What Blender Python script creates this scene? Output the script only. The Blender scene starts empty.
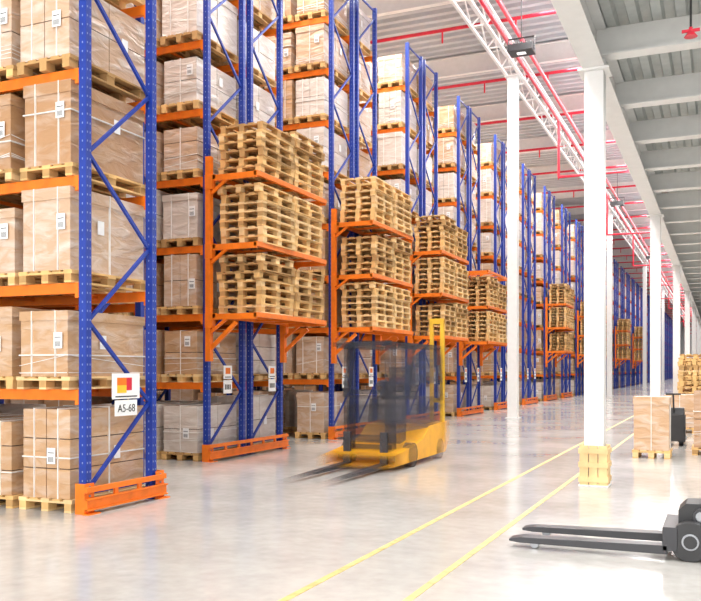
import bpy, math, random
from mathutils import Vector, Matrix
S=bpy.context.scene
try:
    S.view_settings.view_transform='Standard'
    S.view_settings.look='None'
    S.view_settings.exposure=0.0
except Exception as e: print(e)

# ------------------------------------------------------------ materials
def newmat(name):
    m=bpy.data.materials.new(name); m.use_nodes=True
    nt=m.node_tree; b=nt.nodes['Principled BSDF']; return m,nt,b
def plain(name,col,rough=.5,metal=0,noise=.12,scale=6,bump=0):
    m,nt,b=newmat(name)
    b.inputs['Roughness'].default_value=rough; b.inputs['Metallic'].default_value=metal
    tc=nt.nodes.new('ShaderNodeTexCoord'); n=nt.nodes.new('ShaderNodeTexNoise')
    n.inputs['Scale'].default_value=scale; n.inputs['Detail'].default_value=4
    nt.links.new(tc.outputs['Object'],n.inputs['Vector'])
    r=nt.nodes.new('ShaderNodeValToRGB')
    r.color_ramp.elements[0].position=.3; r.color_ramp.elements[1].position=.7
    r.color_ramp.elements[0].color=(*[c*(1-noise) for c in col],1)
    r.color_ramp.elements[1].color=(*[min(1,c*(1+noise)) for c in col],1)
    nt.links.new(n.outputs['Fac'],r.inputs['Fac']); nt.links.new(r.outputs['Color'],b.inputs['Base Color'])
    return m
def wrapped(name,col,wrapamt,rough=.4):
    m,nt,b=newmat(name)
    tc=nt.nodes.new('ShaderNodeTexCoord'); mp=nt.nodes.new('ShaderNodeMapping')
    mp.inputs['Scale'].default_value=(1.8,1.8,5.5); mp.inputs['Rotation'].default_value=(.4,.35,.2)
    n=nt.nodes.new('ShaderNodeTexNoise'); n.inputs['Scale'].default_value=1.5; n.inputs['Detail'].default_value=7; n.inputs['Distortion'].default_value=.7
    nt.links.new(tc.outputs['Object'],mp.inputs['Vector']); nt.links.new(mp.outputs['Vector'],n.inputs['Vector'])
    r=nt.nodes.new('ShaderNodeValToRGB'); r.color_ramp.elements[0].position=.45; r.color_ramp.elements[1].position=.75
    r.color_ramp.elements[0].color=(0,0,0,1); r.color_ramp.elements[1].color=(wrapamt,)*3+(1,)
    nt.links.new(n.outputs['Fac'],r.inputs['Fac'])
    mx=nt.nodes.new('ShaderNodeMix'); mx.data_type='RGBA'
    mx.inputs[6].default_value=(*col,1); mx.inputs[7].default_value=(.82,.77,.72,1)
    nt.links.new(r.outputs['Color'],mx.inputs[0]); nt.links.new(mx.outputs[2],b.inputs['Base Color'])
    b.inputs['Roughness'].default_value=rough
    try: b.inputs['Coat Weight'].default_value=.5; b.inputs['Coat Roughness'].default_value=.15
    except Exception: pass
    bp=nt.nodes.new('ShaderNodeBump'); bp.inputs['Strength'].default_value=.8; bp.inputs['Distance'].default_value=.04
    nt.links.new(n.outputs['Fac'],bp.inputs['Height']); nt.links.new(bp.outputs['Normal'],b.inputs['Normal'])
    try: nt.links.new(bp.outputs['Normal'],b.inputs['Coat Normal'])
    except Exception: pass
    return m
def emis(name,col,st):
    m,nt,b=newmat(name); b.inputs['Emission Color'].default_value=(*col,1); b.inputs['Emission Strength'].default_value=st
    b.inputs['Base Color'].default_value=(*col,1); return m
def blurred(name,col,rough,amax,y0,y1,fade,streak=0):
    # motion-smeared paint: fades out along the vehicle's travel axis (object Y)
    m=plain(name,col,rough); nt=m.node_tree; b=nt.nodes['Principled BSDF']
    tc=nt.nodes.new('ShaderNodeTexCoord'); sp=nt.nodes.new('ShaderNodeSeparateXYZ'); nt.links.new(tc.outputs['Object'],sp.inputs[0])
    def mr(a,bb,src,lo=0,hi=1):
        q=nt.nodes.new('ShaderNodeMapRange'); q.interpolation_type='SMOOTHSTEP'
        q.inputs['From Min'].default_value=a; q.inputs['From Max'].default_value=bb
        q.inputs['To Min'].default_value=lo; q.inputs['To Max'].default_value=hi
        nt.links.new(src,q.inputs['Value']); return q.outputs['Result']
    def mul(a,c):
        q=nt.nodes.new('ShaderNodeMath'); q.operation='MULTIPLY'; nt.links.new(a,q.inputs[0])
        if isinstance(c,(int,float)): q.inputs[1].default_value=c
        else: nt.links.new(c,q.inputs[1])
        return q.outputs[0]
    out=mul(mul(mr(y0,y0+fade,sp.outputs['Y']),mr(y1-fade,y1,sp.outputs['Y'],1,0)),amax)
    if streak:
        mp=nt.nodes.new('ShaderNodeMapping'); mp.inputs['Scale'].default_value=(.5,.3,6)
        nt.links.new(tc.outputs['Object'],mp.inputs['Vector'])
        n=nt.nodes.new('ShaderNodeTexNoise'); n.inputs['Scale'].default_value=1; n.inputs['Detail'].default_value=3; nt.links.new(mp.outputs['Vector'],n.inputs['Vector'])
        out=mul(out,mr(.35,.65,n.outputs['Fac'],1-streak,1))
    nt.links.new(out,b.inputs['Alpha']); return m

BLUE=plain('rack_blue',(.008,.038,.31),.4,noise=.15)
ORG=plain('rack_orange',(.86,.19,.008),.42,noise=.12)
HOLE=plain('punched_hole',(.2,.26,.5),.6)
WOOD=plain('pallet_wood',(.74,.46,.18),.75,noise=.28,scale=3)
WOOD2=plain('pallet_wood_dark',(.5,.29,.11),.8,noise=.3,scale=3)
WOODN=plain('pallet_wood_pale',(.84,.58,.29),.75,noise=.22,scale=3)
C1=wrapped('carton_brown',(.47,.26,.125),.3)
C2=wrapped('carton_tan',(.56,.335,.175),.4)
C3=wrapped('carton_pink_tan',(.6,.4,.26),.65)
C4=wrapped('carton_white_wrapped',(.66,.57,.5),.85)
C5=wrapped('carton_deep',(.36,.19,.09),.25)
STRAP=plain('strap_white',(.8,.77,.73),.4)
DARK=plain('seam_dark',(.1,.07,.05),.8)
LABEL=plain('paper_label',(.88,.88,.88),.6,noise=.03)
INK=plain('ink',(.05,.05,.05),.6)
WHITE=plain('white_paint',(.83,.83,.82),.4,noise=.03)
RED=plain('sprinkler_red',(.7,.02,.05),.4)
BLACK=plain('black_plastic',(.02,.02,.022),.45)
STEEL=plain('steel_grey',(.3,.31,.33),.35,metal=.7)
YEL=plain('yellow_paint',(.85,.55,.03),.45)

# ------------------------------------------------------------ mesh builder
class MB:
    def __init__(s,name,mats): s.v=[];s.f=[];s.m=[];s.name=name;s.mats=mats
    def idx(s,mat):
        if mat not in s.mats: s.mats.append(mat)
        return s.mats.index(mat)
    def hexa(s,P,mat):
        i=len(s.v); s.v+=[tuple(p) for p in P]; k=s.idx(mat)
        for q in ((0,3,2,1),(4,5,6,7),(0,1,5,4),(1,2,6,5),(2,3,7,6),(3,0,4,7)):
            s.f.append(tuple(i+a for a in q)); s.m.append(k)
    def box(s,x0,x1,y0,y1,z0,z1,mat,T=None):
        if x0>x1:x0,x1=x1,x0
        if y0>y1:y0,y1=y1,y0
        if z0>z1:z0,z1=z1,z0
        P=[(x0,y0,z0),(x1,y0,z0),(x1,y1,z0),(x0,y1,z0),(x0,y0,z1),(x1,y0,z1),(x1,y1,z1),(x0,y1,z1)]
        if T is not None: P=[T@Vector(p) for p in P]
        s.hexa(P,mat)
    def bar(s,a,b,w,h,mat):
        a=Vector(a);b=Vector(b);d=(b-a).normalized()
        up=Vector((0,0,1)) if abs(d.z)<.95 else Vector((1,0,0))
        r=d.cross(up).normalized()*w/2; u=r.cross(d).normalized()*h/2
        s.hexa([a-r-u,a+r-u,b+r-u,b-r-u,a-r+u,a+r+u,b+r+u,b-r+u],mat)
    def cyl(s,a,b,r,mat,n=16,r2=None):
        a=Vector(a);b=Vector(b);d=(b-a).normalized(); r2=r if r2 is None else r2
        up=Vector((0,0,1)) if abs(d.z)<.95 else Vector((1,0,0))
        X=d.cross(up).normalized(); Y=d.cross(X).normalized()
        i=len(s.v);k=s.idx(mat)
        for c,rr in((a,r),(b,r2)):
            for j in range(n):
                t=2*math.pi*j/n; s.v.append(tuple(c+X*math.cos(t)*rr+Y*math.sin(t)*rr))
        for j in range(n):
            s.f.append((i+j,i+(j+1)%n,i+n+(j+1)%n,i+n+j)); s.m.append(k)
        s.f.append(tuple(i+j for j in range(n))); s.m.append(k)
        s.f.append(tuple(i+n+j for j in range(n-1,-1,-1))); s.m.append(k)
    def prism(s,prof,x0,x1,mat,axis='x'):
        n=len(prof);i=len(s.v);k=s.idx(mat)
        for xx in (x0,x1):
            for (p,q) in prof:
                s.v.append((xx,p,q) if axis=='x' else (p,xx,q))
        for j in range(n):
            s.f.append((i+j,i+(j+1)%n,i+n+(j+1)%n,i+n+j)); s.m.append(k)
        s.f.append(tuple(i+j for j in range(n))); s.m.append(k)
        s.f.append(tuple(i+n+j for j in range(n-1,-1,-1))); s.m.append(k)
    def mesh(s):
        me=bpy.data.meshes.new(s.name); me.from_pydata(s.v,[],s.f)
        for m in s.mats: me.materials.append(m)
        me.polygons.foreach_set('material_index',s.m); me.update()
        import bmesh
        bm=bmesh.new(); bm.from_mesh(me); bmesh.ops.recalc_face_normals(bm,faces=bm.faces); bm.to_mesh(me); bm.free()
        return me
    def obj(s,loc=(0,0,0),rz=0,name=None):
        return inst(s.mesh(),name or s.name,loc,rz)
def inst(me,name,loc=(0,0,0),rz=0):
    o=bpy.data.objects.new(name,me); o.location=loc; o.rotation_euler=(0,0,rz)
    S.collection.objects.link(o); return o
def bevel(o,w=.01,seg=2):
    b=o.modifiers.new('b','BEVEL'); b.width=w; b.segments=seg; b.limit_method='ANGLE'

LV=[1.38+1.2*i for i in range(8)]
TOP=11.0
D=1.3; BAY=2.75; NB=3

# ------------------------------------------------------------ pallet
def pallet(mb,x0,x1,y0,y1,z,rng,T=None,mats=None):
    w=(mats or [rng.choice([WOOD,WOOD,WOODN,WOOD2]) for _ in range(2)])
    dx=x1-x0;dy=y1-y0
    for fx in (0,.5,1):
        cx=x0+.06+(dx-.12)*fx
        mb.box(cx-.05,cx+.05,y0,y1,z,z+.022,w[0],T)
        for fy in (0,.5,1):
            cy=y0+.07+(dy-.14)*fy
            mb.box(cx-.05,cx+.05,cy-.07,cy+.07,z+.022,z+.1,w[1],T)
    for fy in (0,.5,1):
        cy=y0+.07+(dy-.14)*fy
        mb.box(x0,x1,cy-.07,cy+.07,z+.1,z+.122,w[0],T)
    for k in range(5):
        cx=x0+.06+(dx-.12)*k/4
        mb.box(cx-.06,cx+.06,y0,y1,z+.122,z+.144,w[k%2],T)

def load(mb,x0,x1,y0,y1,z,rng,hmax=.92,detail=True,mat=None,kind=None,lab=True,plab=.8):
    pallet(mb,x0,x1,y0,y1,z,rng)
    z+=.146; h=rng.uniform(.78,1)*hmax
    c=mat or rng.choice([C1,C2,C2,C3,C3,C4,C4,C5])
    k=kind if kind is not None else rng.choice([0,0,1,1,2])
    ix=.02+rng.uniform(0,.03); a0,a1,b0,b1=x0+ix,x1-ix,y0+.02,y1-.02
    g=.006
    if k==0: nx,ny,nz=1,1,1
    elif k==1: nx,ny,nz=2,2,2
    else: nx,ny,nz=2,2,3
    mb.box(a0+.02,a1-.02,b0+.02,b1-.02,z,z+h-.02,DARK)
    for i in range(nx):
        for j in range(ny):
            for l in range(nz):
                mb.box(a0+(a1-a0)*i/nx+g,a0+(a1-a0)*(i+1)/nx-g,b0+(b1-b0)*j/ny+g,b0+(b1-b0)*(j+1)/ny-g,
                       z+h*l/nz+(g if l else 0),z+h*(l+1)/nz-g,c)
    if k==0:
        mb.box(a0-.008,a1+.008,b0-.008,b1+.008,z+h*.86,z+h+.004,c)
    e=.006 if k else .012
    for fx in (.25,.75) if rng.random()<.6 else (.5,):
        cx=a0+(a1-a0)*fx
        mb.box(cx-.006,cx+.006,b0-e,b1+e,z-.02,z+h+.008,STRAP)
    if rng.random()<.35:
        cy=(b0+b1)/2; mb.box(a0-e,a1+e,cy-.008,cy+.008,z-.02,z+h+.01,STRAP)
    if rng.random()<.2:
        zz=z+h*rng.uniform(.3,.7); mb.box(a0-e,a1+e,b0-e,b1+e,zz,zz+.015,STRAP)
    # stretch film: gathered folds round the lower half
    if rng.random()<.5:
        for q in range(rng.randint(2,4)):
            za=z+h*rng.uniform(.02,.3); zb=za+rng.uniform(-.04,.14)
            mb.bar((a0,b0-e-.002,za),(a1,b0-e-.002,zb),.004,rng.uniform(.005,.011),STRAP)
            mb.bar((a1+e+.002,b0,zb),(a1+e+.002,b1,za),.004,rng.uniform(.005,.011),STRAP)
    if lab and rng.random()<plab:
        lx=a0+(a1-a0)*rng.uniform(.6,.88); lz=z+h*rng.uniform(.3,.65)
        mb.box(lx-.06,lx+.06,b0-.02,b0-.014,lz,lz+.18,LABEL)
        mb.box(lx-.045,lx+.045,b0-.022,b0-.019,lz+.12,lz+.13,INK)
        for q in range(6): mb.box(lx-.04+q*.014,lx-.034+q*.014,b0-.022,b0-.019,lz+.02,lz+.08,INK)
        ly=b0+(b1-b0)*rng.uniform(.3,.7)
        mb.box(a1+.014,a1+.02,ly-.055,ly+.055,lz,lz+.16,LABEL)

# ------------------------------------------------------------ rack half (single deep)
def rack_mesh(holes):
    mb=MB('pallet_rack_mesh',[BLUE,ORG])
    for k in range(NB+1):
        x=-k*BAY-.05
        for y in (.05,D-.05):
            mb.box(x-.05,x+.05,y-.045,y+.045,0.012,TOP,BLUE)
            mb.box(x-.08,x+.08,y-.07,y+.07,0,.012,BLUE)
            if holes and k==0:
                for q in range(int((TOP-.2)/.1)):
                    z=.15+q*.1
                    for s in (-.022,.022):
                        mb.box(x+.05,x+.0515,y+s-.007,y+s+.007,z,z+.022,HOLE)
                    mb.box(x-.007,x+.007,y-.0465,y-.045,z,z+.022,HOLE)
        z=.25;s=0
        while z<TOP-.4:
            ya,yb=(.09,D-.09) if s%2==0 else (D-.09,.09)
            z2=min(z+.95,TOP-.1)
            mb.bar((x,ya,z),(x,yb,z2),.035,.04,BLUE); z=z2; s+=1
        for z in (.22,TOP-.08): mb.box(x-.02,x+.02,.09,D-.09,z-.02,z+.02,BLUE)
    for k in range(NB):
        xa=-k*BAY-.1; xb=-(k+1)*BAY
        for z in LV:
            for y in (.03,D-.03):
                mb.box(xb,xa,y-.028,y+.028,z-.12,z,ORG)
                for xx in (xa,xb):
                    s=-1 if xx==xa else 1
                    mb.box(xx,xx+s*.05,y-.034,y+.034,z-.17,z-.001,ORG)
            for q in (.3,.7):
                mb.box(xa+(xb-xa)*q-.02,xa+(xb-xa)*q+.02,.06,D-.06,z-.06,z-.02,ORG)
    return mb.mesh()
RM1=rack_mesh(True); RM=rack_mesh(False)
def loads_mesh(seed,nb=NB,fill=.96):
    rng=random.Random(seed); mb=MB('pallet_loads_mesh',[WOOD])
    for k in range(nb):
        xa=-k*BAY-.14; w=(BAY-.2)/3
        for li,z in enumerate([0.0]+LV):
            grp=rng.choice([None,C2,C3,C4,None]); gk=rng.choice([None,0,1])
            for p in range(3):
                if rng.random()>fill: continue
                x1=xa-p*w-.02; x0=x1-w+.06
                hm=.93 if z>0 else 1.0
                load(mb,x0,x1,-.06+rng.uniform(-.03,.02),D+.02,z+.001,rng,hm,mat=grp if grp else (C4 if li==0 and seed%2==0 else None),kind=gk)
    return mb.mesh()
LM=[loads_mesh(s) for s in (11,12,13,14)]

# row nearest camera
ROW1X,ROW1Y=-6.48,7.5
inst(RM1,'pallet_rack',(ROW1X,ROW1Y,0)); 
rng=random.Random(5); mb=MB('wrapped_pallet_loads',[WOOD])
spec={0:(C2,2,1.05),1:(C2,0,.94),2:(C3,0,.94),3:(C1,0,.94),4:(C3,1,.95)}
for k in range(NB):
    xa=-k*BAY-.13; w=(BAY-.2)/3
    for li,z in enumerate([0.0]+LV):
        m,kd,hm=spec.get(li,(C3,0,.9))
        for p in range(3):
            x1=xa-p*w-.02; load(mb,x1-w+.07,x1,-.06+rng.uniform(-.03,.03),D+.02,z+.001,rng,hm,mat=m,kind=kd,plab=1)
mb.obj((ROW1X,ROW1Y,0))
inst(RM,'pallet_rack',(-7.8,ROW1Y+1.5,0)); inst(LM[1],'wrapped_pallet_loads',(-7.8,ROW1Y+1.5,0))

# guards
def guard(name,L,loc,hi=.36):
    mb=MB(name,[ORG])
    for y in (0,L):
        mb.box(.0,.012,y-.08,y+.08,0,hi,ORG); mb.box(-.12,.0,y-.08 if y==0 else y+.068,y-.068 if y==0 else y+.08,0,hi,ORG)
        mb.box(.0,.09,y-.1,y+.1,0,.012,ORG)
        for zz in (.08,.2,.3): mb.cyl((.012,y,zz),(.024,y,zz),.014,STEEL,8)
    mb.box(.012,.05,-.08,L+.08,.05,.17,ORG); mb.box(.012,.05,-.08,L+.08,.24,.3,ORG)
    mb.box(.012,.075,-.08,L+.08,.16,.175,ORG); mb.box(.012,.075,-.08,L+.08,.045,.06,ORG)
    n=int(L/.5)
    for i in range(1,n+1): mb.box(.012,.04,L*i/(n+1)-.03,L*i/(n+1)+.03,.17,.24,ORG)
    return mb.obj(loc)
guard('rack_end_guard',1.3,(ROW1X+.04,ROW1Y+.0,0),.34)

# cantilever head shelf + stacks
def cant_mesh():
    mb=MB('cantilever_shelf_mesh',[ORG]); L=2.66
    for y in (-.05,L+.02):
        mb.box(.0,.1,y-.05,y+.05,1.75,5.3,ORG)
        mb.bar((.06,y,1.95),(.6,y,2.42),.05,.07,ORG)
        for z in LV[1:4]:
            mb.box(.0,1.0,y-.03,y+.03,z-.11,z-.01,ORG)
            mb.box(-.0,.14,y-.06,y+.06,z-.25,z-.002,ORG)
            mb.bar((.1,y,z-.32),(.4,y,z-.1),.04,.05,ORG)
    for z in LV[1:4]:
        for x in (.16,.99): mb.box(x-.03,x+.03,-.08,L+.03,z-.08,z,ORG)
        for y in (.7,1.4,2.1): mb.box(.16,.99,y-.03,y+.03,z-.07,z-.03,ORG)
    return mb.mesh()
CM=cant_mesh()
def stack_mesh(seed,n,sx=.86,sy=1.19):
    rng=random.Random(seed); mb=MB('pallet_stack_mesh',[WOOD])
    for i in range(n):
        T=Matrix.Translation((rng.uniform(-.03,.03),rng.uniform(-.03,.03),0))@Matrix.Rotation(rng.uniform(-.015,.015),4,'Z')
        pallet(mb,-sx/2,sx/2,-sy/2,sy/2,i*.1455,rng,T)
    return mb.mesh()
SM=[stack_mesh(1,7),stack_mesh(2,7),stack_mesh(3,6),stack_mesh(4,7)]
SGN=MB('sign_mesh',[LABEL,ORG,INK,RED])
SGN.box(0,.01,-.14,.14,.26,.5,LABEL); SGN.box(.01,.012,-.08,.08,.35,.46,ORG); SGN.box(.01,.012,-.1,.1,.285,.3,INK)
SGN.box(0,.01,-.14,.14,0,.24,LABEL)
for q in range(4): SGN.box(.01,.012,-.1+.052*q,-.065+.052*q,.07,.16,INK)
SG=SGN.mesh()

EX=-8.2; Y0=12.6; STEP=5.2
NR=34
rr=random.Random(3)
for r in range(NR):
    y=Y0+STEP*r
    M=RM1 if r<2 else RM
    for hlf in (0,1):
        inst(M,'pallet_rack',(EX,y+hlf*1.48,0))
        inst(LM[(r*2+hlf*3)%4] ,'wrapped_pallet_loads',(EX,y+hlf*1.48+(.04 if hlf else 0),0))
    guard('rack_end_guard',2.75,(EX+.04,y+.02,0),.3) if r<8 else None
    if r in (0,1,2,3,6,8,9,12,15):
        inst(CM,'cantilever_shelf',(EX+.01,y,0))
        for li,z in enumerate(LV[1:4]):
            if r==3 and li==2: continue
            for s in (0,1):
                inst(SM[(r+li+s*2)%4],'pallet_stack',(EX+.6,y+.68+1.26*s,z+.002),rr.uniform(-.01,.01))
    if r<6:
        for yy in (.55,2.2): inst(SG,'rack_location_sign',(EX+.06,y+yy,1.18))

# A5-68 sign on the near rack
mb=MB('rack_location_sign',[LABEL])
mb.box(0,.012,-.25,.25,.2,.5,LABEL); mb.box(0,.012,-.2,.2,0,.185,LABEL)
mb.box(.012,.014,-.17,.0,.36,.45,ORG); mb.box(.012,.014,-.17,0,.27,.36,YEL); mb.box(.012,.014,0.0,.1,.3,.45,RED); mb.box(.012,.014,-.2,.2,.22,.235,INK)
sg=mb.obj((ROW1X+.01,8.18,1.06))
cu=bpy.data.curves.new('sign_text','FONT'); cu.body='A5-68'; cu.size=.13; cu.align_x='CENTER'; cu.extrude=.001
t=bpy.data.objects.new('sign_text',cu); S.collection.objects.link(t); cu.materials.append(INK)
t.parent=sg; t.location=(.0145,0,.045); t.rotation_euler=(math.pi/2,0,math.pi/2)

# ------------------------------------------------------------ shell
Xl,Xr,Ys,Yn,H=-20,12,-9,200,13.2
def flat(name,x0,x1,y0,y1,z0,z1,mat):
    mb=MB(name,[mat]); mb.box(x0,x1,y0,y1,z0,z1,mat); return mb.obj()
m,nt,b=newmat('polished_concrete')
tc=nt.nodes.new('ShaderNodeTexCoord')
n1=nt.nodes.new('ShaderNodeTexNoise'); n1.inputs['Scale'].default_value=.45; n1.inputs['Detail'].default_value=9; n1.inputs['Roughness'].default_value=.65
n2=nt.nodes.new('ShaderNodeTexNoise'); n2.inputs['Scale'].default_value=7; n2.inputs['Detail'].default_value=9
for n in(n1,n2): nt.links.new(tc.outputs['Object'],n.inputs['Vector'])
ad=nt.nodes.new('ShaderNodeMath'); ad.operation='MULTIPLY_ADD'; ad.inputs[1].default_value=.4
nt.links.new(n2.outputs['Fac'],ad.inputs[0]); nt.links.new(n1.outputs['Fac'],ad.inputs[2])
r=nt.nodes.new('ShaderNodeValToRGB'); r.color_ramp.elements[0].position=.5; r.color_ramp.elements[1].position=.88
r.color_ramp.elements[0].color=(.4,.385,.36,1); r.color_ramp.elements[1].color=(.56,.545,.515,1)
nt.links.new(ad.outputs[0],r.inputs['Fac'])
nt.links.new(r.outputs['Color'],b.inputs['Base Color'])
rg=nt.nodes.new('ShaderNodeMapRange'); rg.inputs['To Min'].default_value=.06; rg.inputs['To Max'].default_value=.26
nt.links.new(n1.outputs['Fac'],rg.inputs['Value']); nt.links.new(rg.outputs['Result'],b.inputs['Roughness'])
flat('floor',Xl,Xr,Ys,Yn,-.2,0,m)
WALL=plain('wall_panel',(.78,.79,.8),.6,noise=.03)
flat('wall_left',Xl-.2,Xl,Ys,Yn,0,H,WALL); flat('wall_right',Xr,Xr+.2,Ys,Yn,0,H,WALL)
flat('wall_back',Xl,Xr,Yn,Yn+.2,0,H,WALL); flat('wall_front',Xl,Xr,Ys-.2,Ys,0,H,WALL)
DECK=plain('roof_sheet',(.56,.585,.62),.4,metal=0,noise=.06,scale=1)
def corr(name,x0,x1,y0,y1,z,pitch,dep,along,mat):
    v=[];f=[];a0,a1=(y0,y1) if along=='x' else (x0,x1)
    t=a0;pts=[]
    while t<a1-pitch:
        pts+=[(t,z),(t+pitch*.4,z),(t+pitch*.5,z+dep),(t+pitch*.9,z+dep)]; t+=pitch
    for (p,q) in pts:
        if along=='x': v+=[(x0,p,q),(x1,p,q)]
        else: v+=[(p,y0,q),(p,y1,q)]
    for i in range(len(pts)-1): f.append((2*i,2*i+1,2*i+3,2*i+2))
    me=bpy.data.meshes.new(name); me.from_pydata(v,[],f); me.materials.append(mat); return inst(me,name)
corr('ceiling',Xl,Xr,Ys,Yn+.5,H,.5,.2,'x',DECK)
mb=MB('roof_joists',[WHITE])
y=6
while y<Yn-.3:
    mb.box(Xl+.01,-1.9,y-.1,y+.1,12.5,12.53,WHITE); mb.box(Xl+.01,-1.9,y-.012,y+.012,12.53,13.15,WHITE); mb.box(Xl+.01,-1.9,y-.1,y+.1,13.15,13.18,WHITE)
    y+=6.1
mb.obj()
mb=MB('roof_truss',[WHITE]); X=-6.3
for xx in (X-.22,X+.22):
    mb.box(xx-.04,xx+.04,2,Yn-.1,11.35,11.43,WHITE); mb.box(xx-.04,xx+.04,2,Yn-.1,12.0,12.08,WHITE)
    y=2;s=0
    while y<Yn-1.2:
        a,b_=(11.41,12.02) if s%2==0 else (12.02,11.41)
        mb.bar((xx,y,a),(xx,y+.9,b_),.035,.035,WHITE); y+=.9;s+=1
y=2
while y<Yn-.2: mb.box(X-.22,X+.22,y-.02,y+.02,11.37,11.41,WHITE); y+=1.8
mb.obj()
mb=MB('sprinkler_pipes',[RED])
for xx,z in ((-5.85,11.45),(-5.68,11.9),(-3.2,12.2)): mb.cyl((xx,0,z),(xx,Yn-.3,z),.065,RED,10)
y=10
while y<Yn-1:
    mb.cyl((Xl+1,y,12.25),(-2,y,12.25),.055,RED,8)
    for xx in (-3.2,-5.68,-8,-11,-14): mb.cyl((xx,y,12.25),(xx,y,11.85),.03,RED,8)
    y+=5.2
y=34
while y<Yn-2:
    mb.cyl((-5.85,y,11.45),(-5.85,y,9.2),.05,RED,8); mb.cyl((-5.85,y,9.2),(-3.2,y,9.2),.05,RED,8); mb.cyl((-3.2,y,9.2),(-3.2,y,12.2),.05,RED,8); y+=15.6
mb.obj()
def column(x,y,h,w=.3,name='steel_column'):
    mb=MB(name,[WHITE]); a=w/2
    mb.box(-a,a,-a,a,.02,h-.03,WHITE); mb.box(-a-.07,a+.07,-a-.07,a+.07,0,.02,WHITE); mb.box(-a-.08,a+.08,-a-.08,a+.08,h-.03,h,WHITE)
    for s in(-1,1):
        for q in (-1,1): mb.cyl((s*(a+.04),q*(a+.04),.02),(s*(a+.04),q*(a+.04),.05),.015,STEEL,8)
    o=mb.obj((x,y,0)); bevel(o,.012); return o
for y in (28.1,54.9,81.7,108.5,135): column(-6.33,y,11.35,.32)
MX=-1.6
for i in range(15): column(MX,12.2+12*i,5.75,.26)
column(MX,.2-8,5.75,.26)
mb=MB('mezzanine_frame',[WHITE])
def ibeam_y(x,z0,z1,w):
    a,b_=Ys+.02,Yn-.02
    mb.box(x-w/2,x+w/2,a,b_,z0,z0+.03,WHITE); mb.box(x-w/2,x+w/2,a,b_,z1-.03,z1,WHITE); mb.box(x-.01,x+.01,a,b_,z0+.03,z1-.03,WHITE)
ibeam_y(MX,5.75,6.35,.3); ibeam_y(5,5.75,6.35,.3)
y=.2
while y<Yn-.3:
    mb.box(MX+.02,Xr-.02,y-.13,y+.13,5.92,5.945,WHITE); mb.box(MX+.02,Xr-.02,y-.01,y+.01,5.94,6.33,WHITE)
    mb.box(MX+.01,MX+.14,y-.008,y+.008,5.78,5.93,WHITE)
    y+=2.4
mb.obj()
MD=plain('mezz_deck_sheet',(.5,.53,.52),.5,metal=0,noise=.08)
corr('mezzanine_deck',MX-.14,Xr,Ys+.05,Yn-.05,6.36,.3,.09,'y',MD)
flat('mezzanine_slab',MX-.16,Xr-.02,Ys+.02,Yn-.02,6.46,6.6,WHITE)
mb=MB('fire_sprinkler_head',[RED]); mb.cyl((0,0,.1),(0,0,.765),.012,BLACK,8); mb.cyl((0,0,.1),(0,0,.05),.02,RED,10); mb.cyl((0,0,.0),(0,0,.05),.07,RED,12,.03)
mb.box(-.09,.09,-.012,.012,.05,.08,RED); mb.obj((-.29,9.75,5.15))
mb=MB('column_timber_guard',[WOODN])
for s in (-1,1):
    for k in range(3):
        c=-.125+.125*k
        mb.box(c-.057,c+.057,s*.17-.014,s*.17+.014,0,.56,WOODN)
        mb.box(s*.17-.014,s*.17+.014,c-.057,c+.057,0,.56,WOODN)
    for z in (.06,.26,.45):
        mb.box(-.195,.195,s*.192-.008,s*.192+.008,z,z+.07,WOODN); mb.box(s*.192-.008,s*.192+.008,-.195,.195,z,z+.07,WOODN)
mb.obj((MX,12.2,.0))
YL=plain('floor_line_yellow',(.62,.47,.17),.5,noise=.35,scale=8)
flat('floor_line',-2.81,-2.75,2,Yn-.1,0,.004,YL); flat('floor_line',-2.02,-1.96,2,Yn-.1,0,.004,YL)

# ------------------------------------------------------------ floodlights
EML=emis('flood_lens',(1,1,1),.6)
def flood(x,y,z):
    mb=MB('floodlight',[BLACK])
    mb.prism([(-.28,-.12),(.28,-.12),(.2,.1),(-.2,.1)],-.35,.35,BLACK)
    mb.box(-.12,.12,-.08,.08,-.135,-.12,EML)
    for i in range(6): mb.box(-.3+.11*i,-.28+.11*i,-.18,.18,.1,.16,BLACK)
    mb.box(-.38,-.36,-.04,.04,-.05,.3,BLACK); mb.box(.36,.38,-.04,.04,-.05,.3,BLACK); mb.box(-.38,.38,-.04,.04,.3,.32,BLACK)
    mb.cyl((0,0,.32),(0,0,12.49-z),.015,BLACK,8)
    mb.obj((x,y,z))
flood(-5.2,24.15,10.75); flood(-5.2,48.7,10.75); flood(-5.2,73.1,10.75)

# ------------------------------------------------------------ forklift (moving)
FY=blurred('forklift_yellow_moving',(.95,.43,.008),.4,.95,-2.0,1.6,1.0)
FD=blurred('forklift_dark_moving',(.025,.03,.045),.5,.48,-1.9,1.4,1.0,.4)
FS=blurred('forklift_smear_moving',(.04,.055,.11),.6,.45,-2.1,1.45,1.1,.7)
FT=blurred('forklift_trim_moving',(.12,.14,.2),.4,.5,-1.9,1.35,.8)
FK=blurred('forklift_fork_moving',(.04,.04,.05),.5,.8,-3.7,2,1.6)
FP=blurred('forklift_mast_moving',(.92,.55,.02),.4,.72,-5,5,.3)
mb=MB('forklift',[FY,FD,FT,FK,FP,FS])
for x in (-.32,.32):
    mb.prism([(-3.55,.05),(-1.35,.04),(-1.28,.04),(-1.28,.6),(-1.34,.6),(-1.34,.11),(-3.55,.07)],x-.06,x+.06,FK)
mb.box(-.5,.5,-1.28,-1.22,.15,.25,FD); mb.box(-.5,.5,-1.28,-1.22,.45,.55,FD)
for x in (-.36,.36): mb.box(x-.05,x+.05,-1.25,-.99,.08,2.06,FD)
for z in (.3,1.2,2.0): mb.box(-.36,.36,-1.12,-1.06,z,z+.08,FD)
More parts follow.
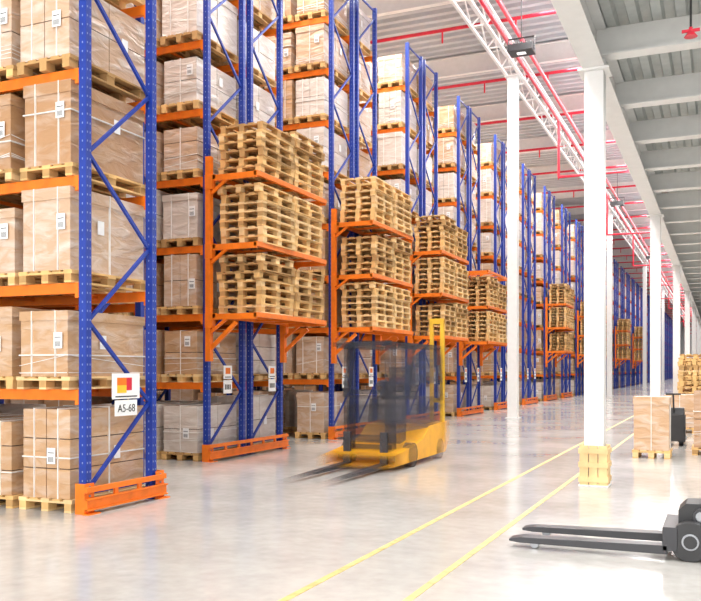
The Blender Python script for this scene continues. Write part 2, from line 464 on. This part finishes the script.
mb.prism([(-1.9,.08),(1.1,.1),(1.4,.38),(1.3,.66),(.2,.62),(-.2,.42),(-.7,.34),(-1.9,.22)],-.6,.6,FY)
mb.prism([(.1,.66),(1.08,.68),(1.05,1.02),(.85,1.12),(.2,1.08)],-.54,.54,FD)
mb.prism([(-1.0,.4),(-.72,.44),(-.66,1.1),(-.86,1.18)],-.48,.48,FD)
mb.box(-.26,.26,.05,.5,1.08,1.22,FD); mb.box(-.26,.26,.42,.56,1.2,1.65,FD)
mb.cyl((0,-.68,1.15),(0,-.45,1.3),.02,FT,8); mb.cyl((0,-.46,1.28),(0,-.43,1.31),.17,FT,16)
for x in (-.54,.54):
    mb.bar((x,-.85,1.15),(x,-.6,2.0),.05,.12,FD); mb.bar((x,.95,1.05),(x,.75,2.0),.05,.12,FD); mb.bar((x,-1.2,2.0),(x,1.2,2.0),.05,.08,FD)
mb.box(.566,.574,-2.1,1.4,.6,1.96,FS)
mb.box(-.54,.54,-1.4,1.2,1.98,2.05,FD)
for x in (-.62,.48):
    for yy,rw in ((-.72,.2),(.75,.18)):
        mb.cyl((x,yy,rw),(x+.14,yy,rw),rw,FD,20)
for x in (.52,):
    mb.box(x,x+.07,1.02,1.1,.3,2.55,FP); mb.box(x-.2,x-.14,1.02,1.1,.3,2.55,FP); mb.box(x-.2,x+.07,1.03,1.09,2.45,2.55,FP); mb.box(x-.2,x+.07,1.03,1.09,1.0,1.08,FP)
mb.obj((-5.26,14.0,0))

# ------------------------------------------------------------ pallet truck right foreground
mb=MB('pallet_truck',[BLACK])
DG=plain('fork_dark',(.03,.03,.035),.4)
for y in (0,.56):
    P=[(-1.72,.06),(-1.62,.05),(-.38,.05),(-.38,.125),(-1.62,.1),(-1.72,.08)]
    mb.prism(P,y-.08,y+.08,DG,axis='y')
    mb.cyl((-1.5,y-.04,.04),(-1.5,y+.04,.04),.04,STEEL,14)
mb.box(-.42,-.3,-.08,.64,.08,.28,DG)
for y in (-.02,.5):
    mb.cyl((-.2,y-.05,.165),(-.2,y+.07,.165),.165,BLACK,32); mb.cyl((-.2,y-.06,.165),(-.2,y+.08,.165),.07,STEEL,20); mb.cyl((-.2,y-.07,.165),(-.2,y+.09,.165),.055,BLACK,14)
mb.prism([(-.3,.28),(.1,.28),(.14,.4),(.02,.47),(-.24,.46),(-.3,.4)],.1,.46,BLACK,axis='y')
mb.box(-.2,.15,.2,.36,.12,.3,BLACK)
mb.cyl((-.12,.16,.36),(-.12,.06,.36),.07,DG,18); mb.cyl((-.12,.06,.36),(-.12,.05,.36),.045,STEEL,14)
mb.cyl((.05,.28,.42),(.42,.28,1.2),.022,BLACK,12); mb.cyl((.42,.1,1.2),(.42,.46,1.2),.018,BLACK,12); mb.cyl((.42,.1,1.2),(.36,.14,1.08),.015,BLACK,10);mb.cyl((.42,.46,1.2),(.36,.42,1.08),.015,BLACK,10)
o=mb.obj((-.03,7.68,0)); bevel(o,.006)

# ------------------------------------------------------------ goods on right
rng=random.Random(8)
def single(x,y,h,mat,kind,name='wrapped_pallet_load',sx=.8,sy=.8):
    mb=MB(name,[WOOD]); load(mb,-sx/2,sx/2,-sy/2,sy/2,0,rng,h,mat=mat,kind=kind,lab=False); return mb.obj((x,y,0))
single(-1.15,16.6,.97,C2,0,sx=.66,sy=.7)
single(-.1,17.6,1.15,C1,1)
single(-.95,23.5,.9,C2,1)
mb=MB('electric_pallet_truck',[BLACK])
mb.box(-.22,.22,-.2,.2,.1,.65,BLACK); mb.prism([(-.2,.65),(.2,.65),(.1,.8),(-.15,.8)],-.2,.2,BLACK)
for x in (-.14,.14): mb.cyl((x-.05,0,.1),(x+.05,0,.1),.1,DG,16); mb.box(x-.07,x+.07,.2,1.3,.06,.11,DG)
mb.cyl((0,-.2,.7),(0,-.45,1.1),.02,BLACK,8); mb.cyl((-.15,-.45,1.1),(.15,-.45,1.1),.02,BLACK,8)
o=mb.obj((-.9,19.3,0)); bevel(o,.02)
T9=stack_mesh(21,14,.8,1.2)
for (x,y) in ((-.65,25.5),(-.65,27),(-1.0,33),(-1.0,35),(-1.1,42),(-1.1,44),(-1.3,55)):
    inst(T9,'pallet_stack',(x,y,0),rr.uniform(-.03,.03))

# ------------------------------------------------------------ lights
def area(name,loc,rot,sx,sy,p,col=(1,1,1)):
    l=bpy.data.lights.new(name,'AREA'); l.shape='RECTANGLE'; l.size=sx; l.size_y=sy; l.energy=p; l.color=col
    o=bpy.data.objects.new(name,l); o.location=loc; o.rotation_euler=rot; S.collection.objects.link(o); return o
WC=(1,.985,.96)
for i,y in enumerate((4,20,40,65,95,130,170)):
    L=(14,16,20,26,30,36,36)[i]
    area('aisle_lamp_row',(-4.2,y,12.4),(0,0,0),1.6,L,90*L,WC)
for r in range(0,9):
    y=Y0+STEP*r-1.2
    area('rack_aisle_lamp',(-12,y,12.0),(0,0,0),9,.4,600,WC)
area('camera_side_fill',(-4,Ys+.3,5),(math.pi/2,0,0),20,8,2800,(1,.99,.97))  # fill light added behind the camera for the rack fronts, no window here
area('mezz_bounce_fill',(1.5,20,5.6),(0,0,0),1,50,2000,WC)  # added out-of-view light, bounces off the floor to lift the joists
area('roof_fill',(-3.0,60,9.0),(math.pi,0,0),.6,120,1800,(.98,.99,1))  # upward fill added to brighten the ceiling, not a fitting
w=bpy.data.worlds.new('World'); S.world=w; w.use_nodes=True
w.node_tree.nodes['Background'].inputs[0].default_value=(.9,.95,1,1); w.node_tree.nodes['Background'].inputs[1].default_value=.6

# ------------------------------------------------------------ camera
c=bpy.data.cameras.new('camera'); co=bpy.data.objects.new('camera',c); S.collection.objects.link(co)
c.sensor_width=36; c.lens=850/701*36; c.shift_y=69.5/701; c.clip_end=500
co.location=(0,0,1.6); co.rotation_euler=(math.pi/2,0,math.atan(370/850))
S.camera=co
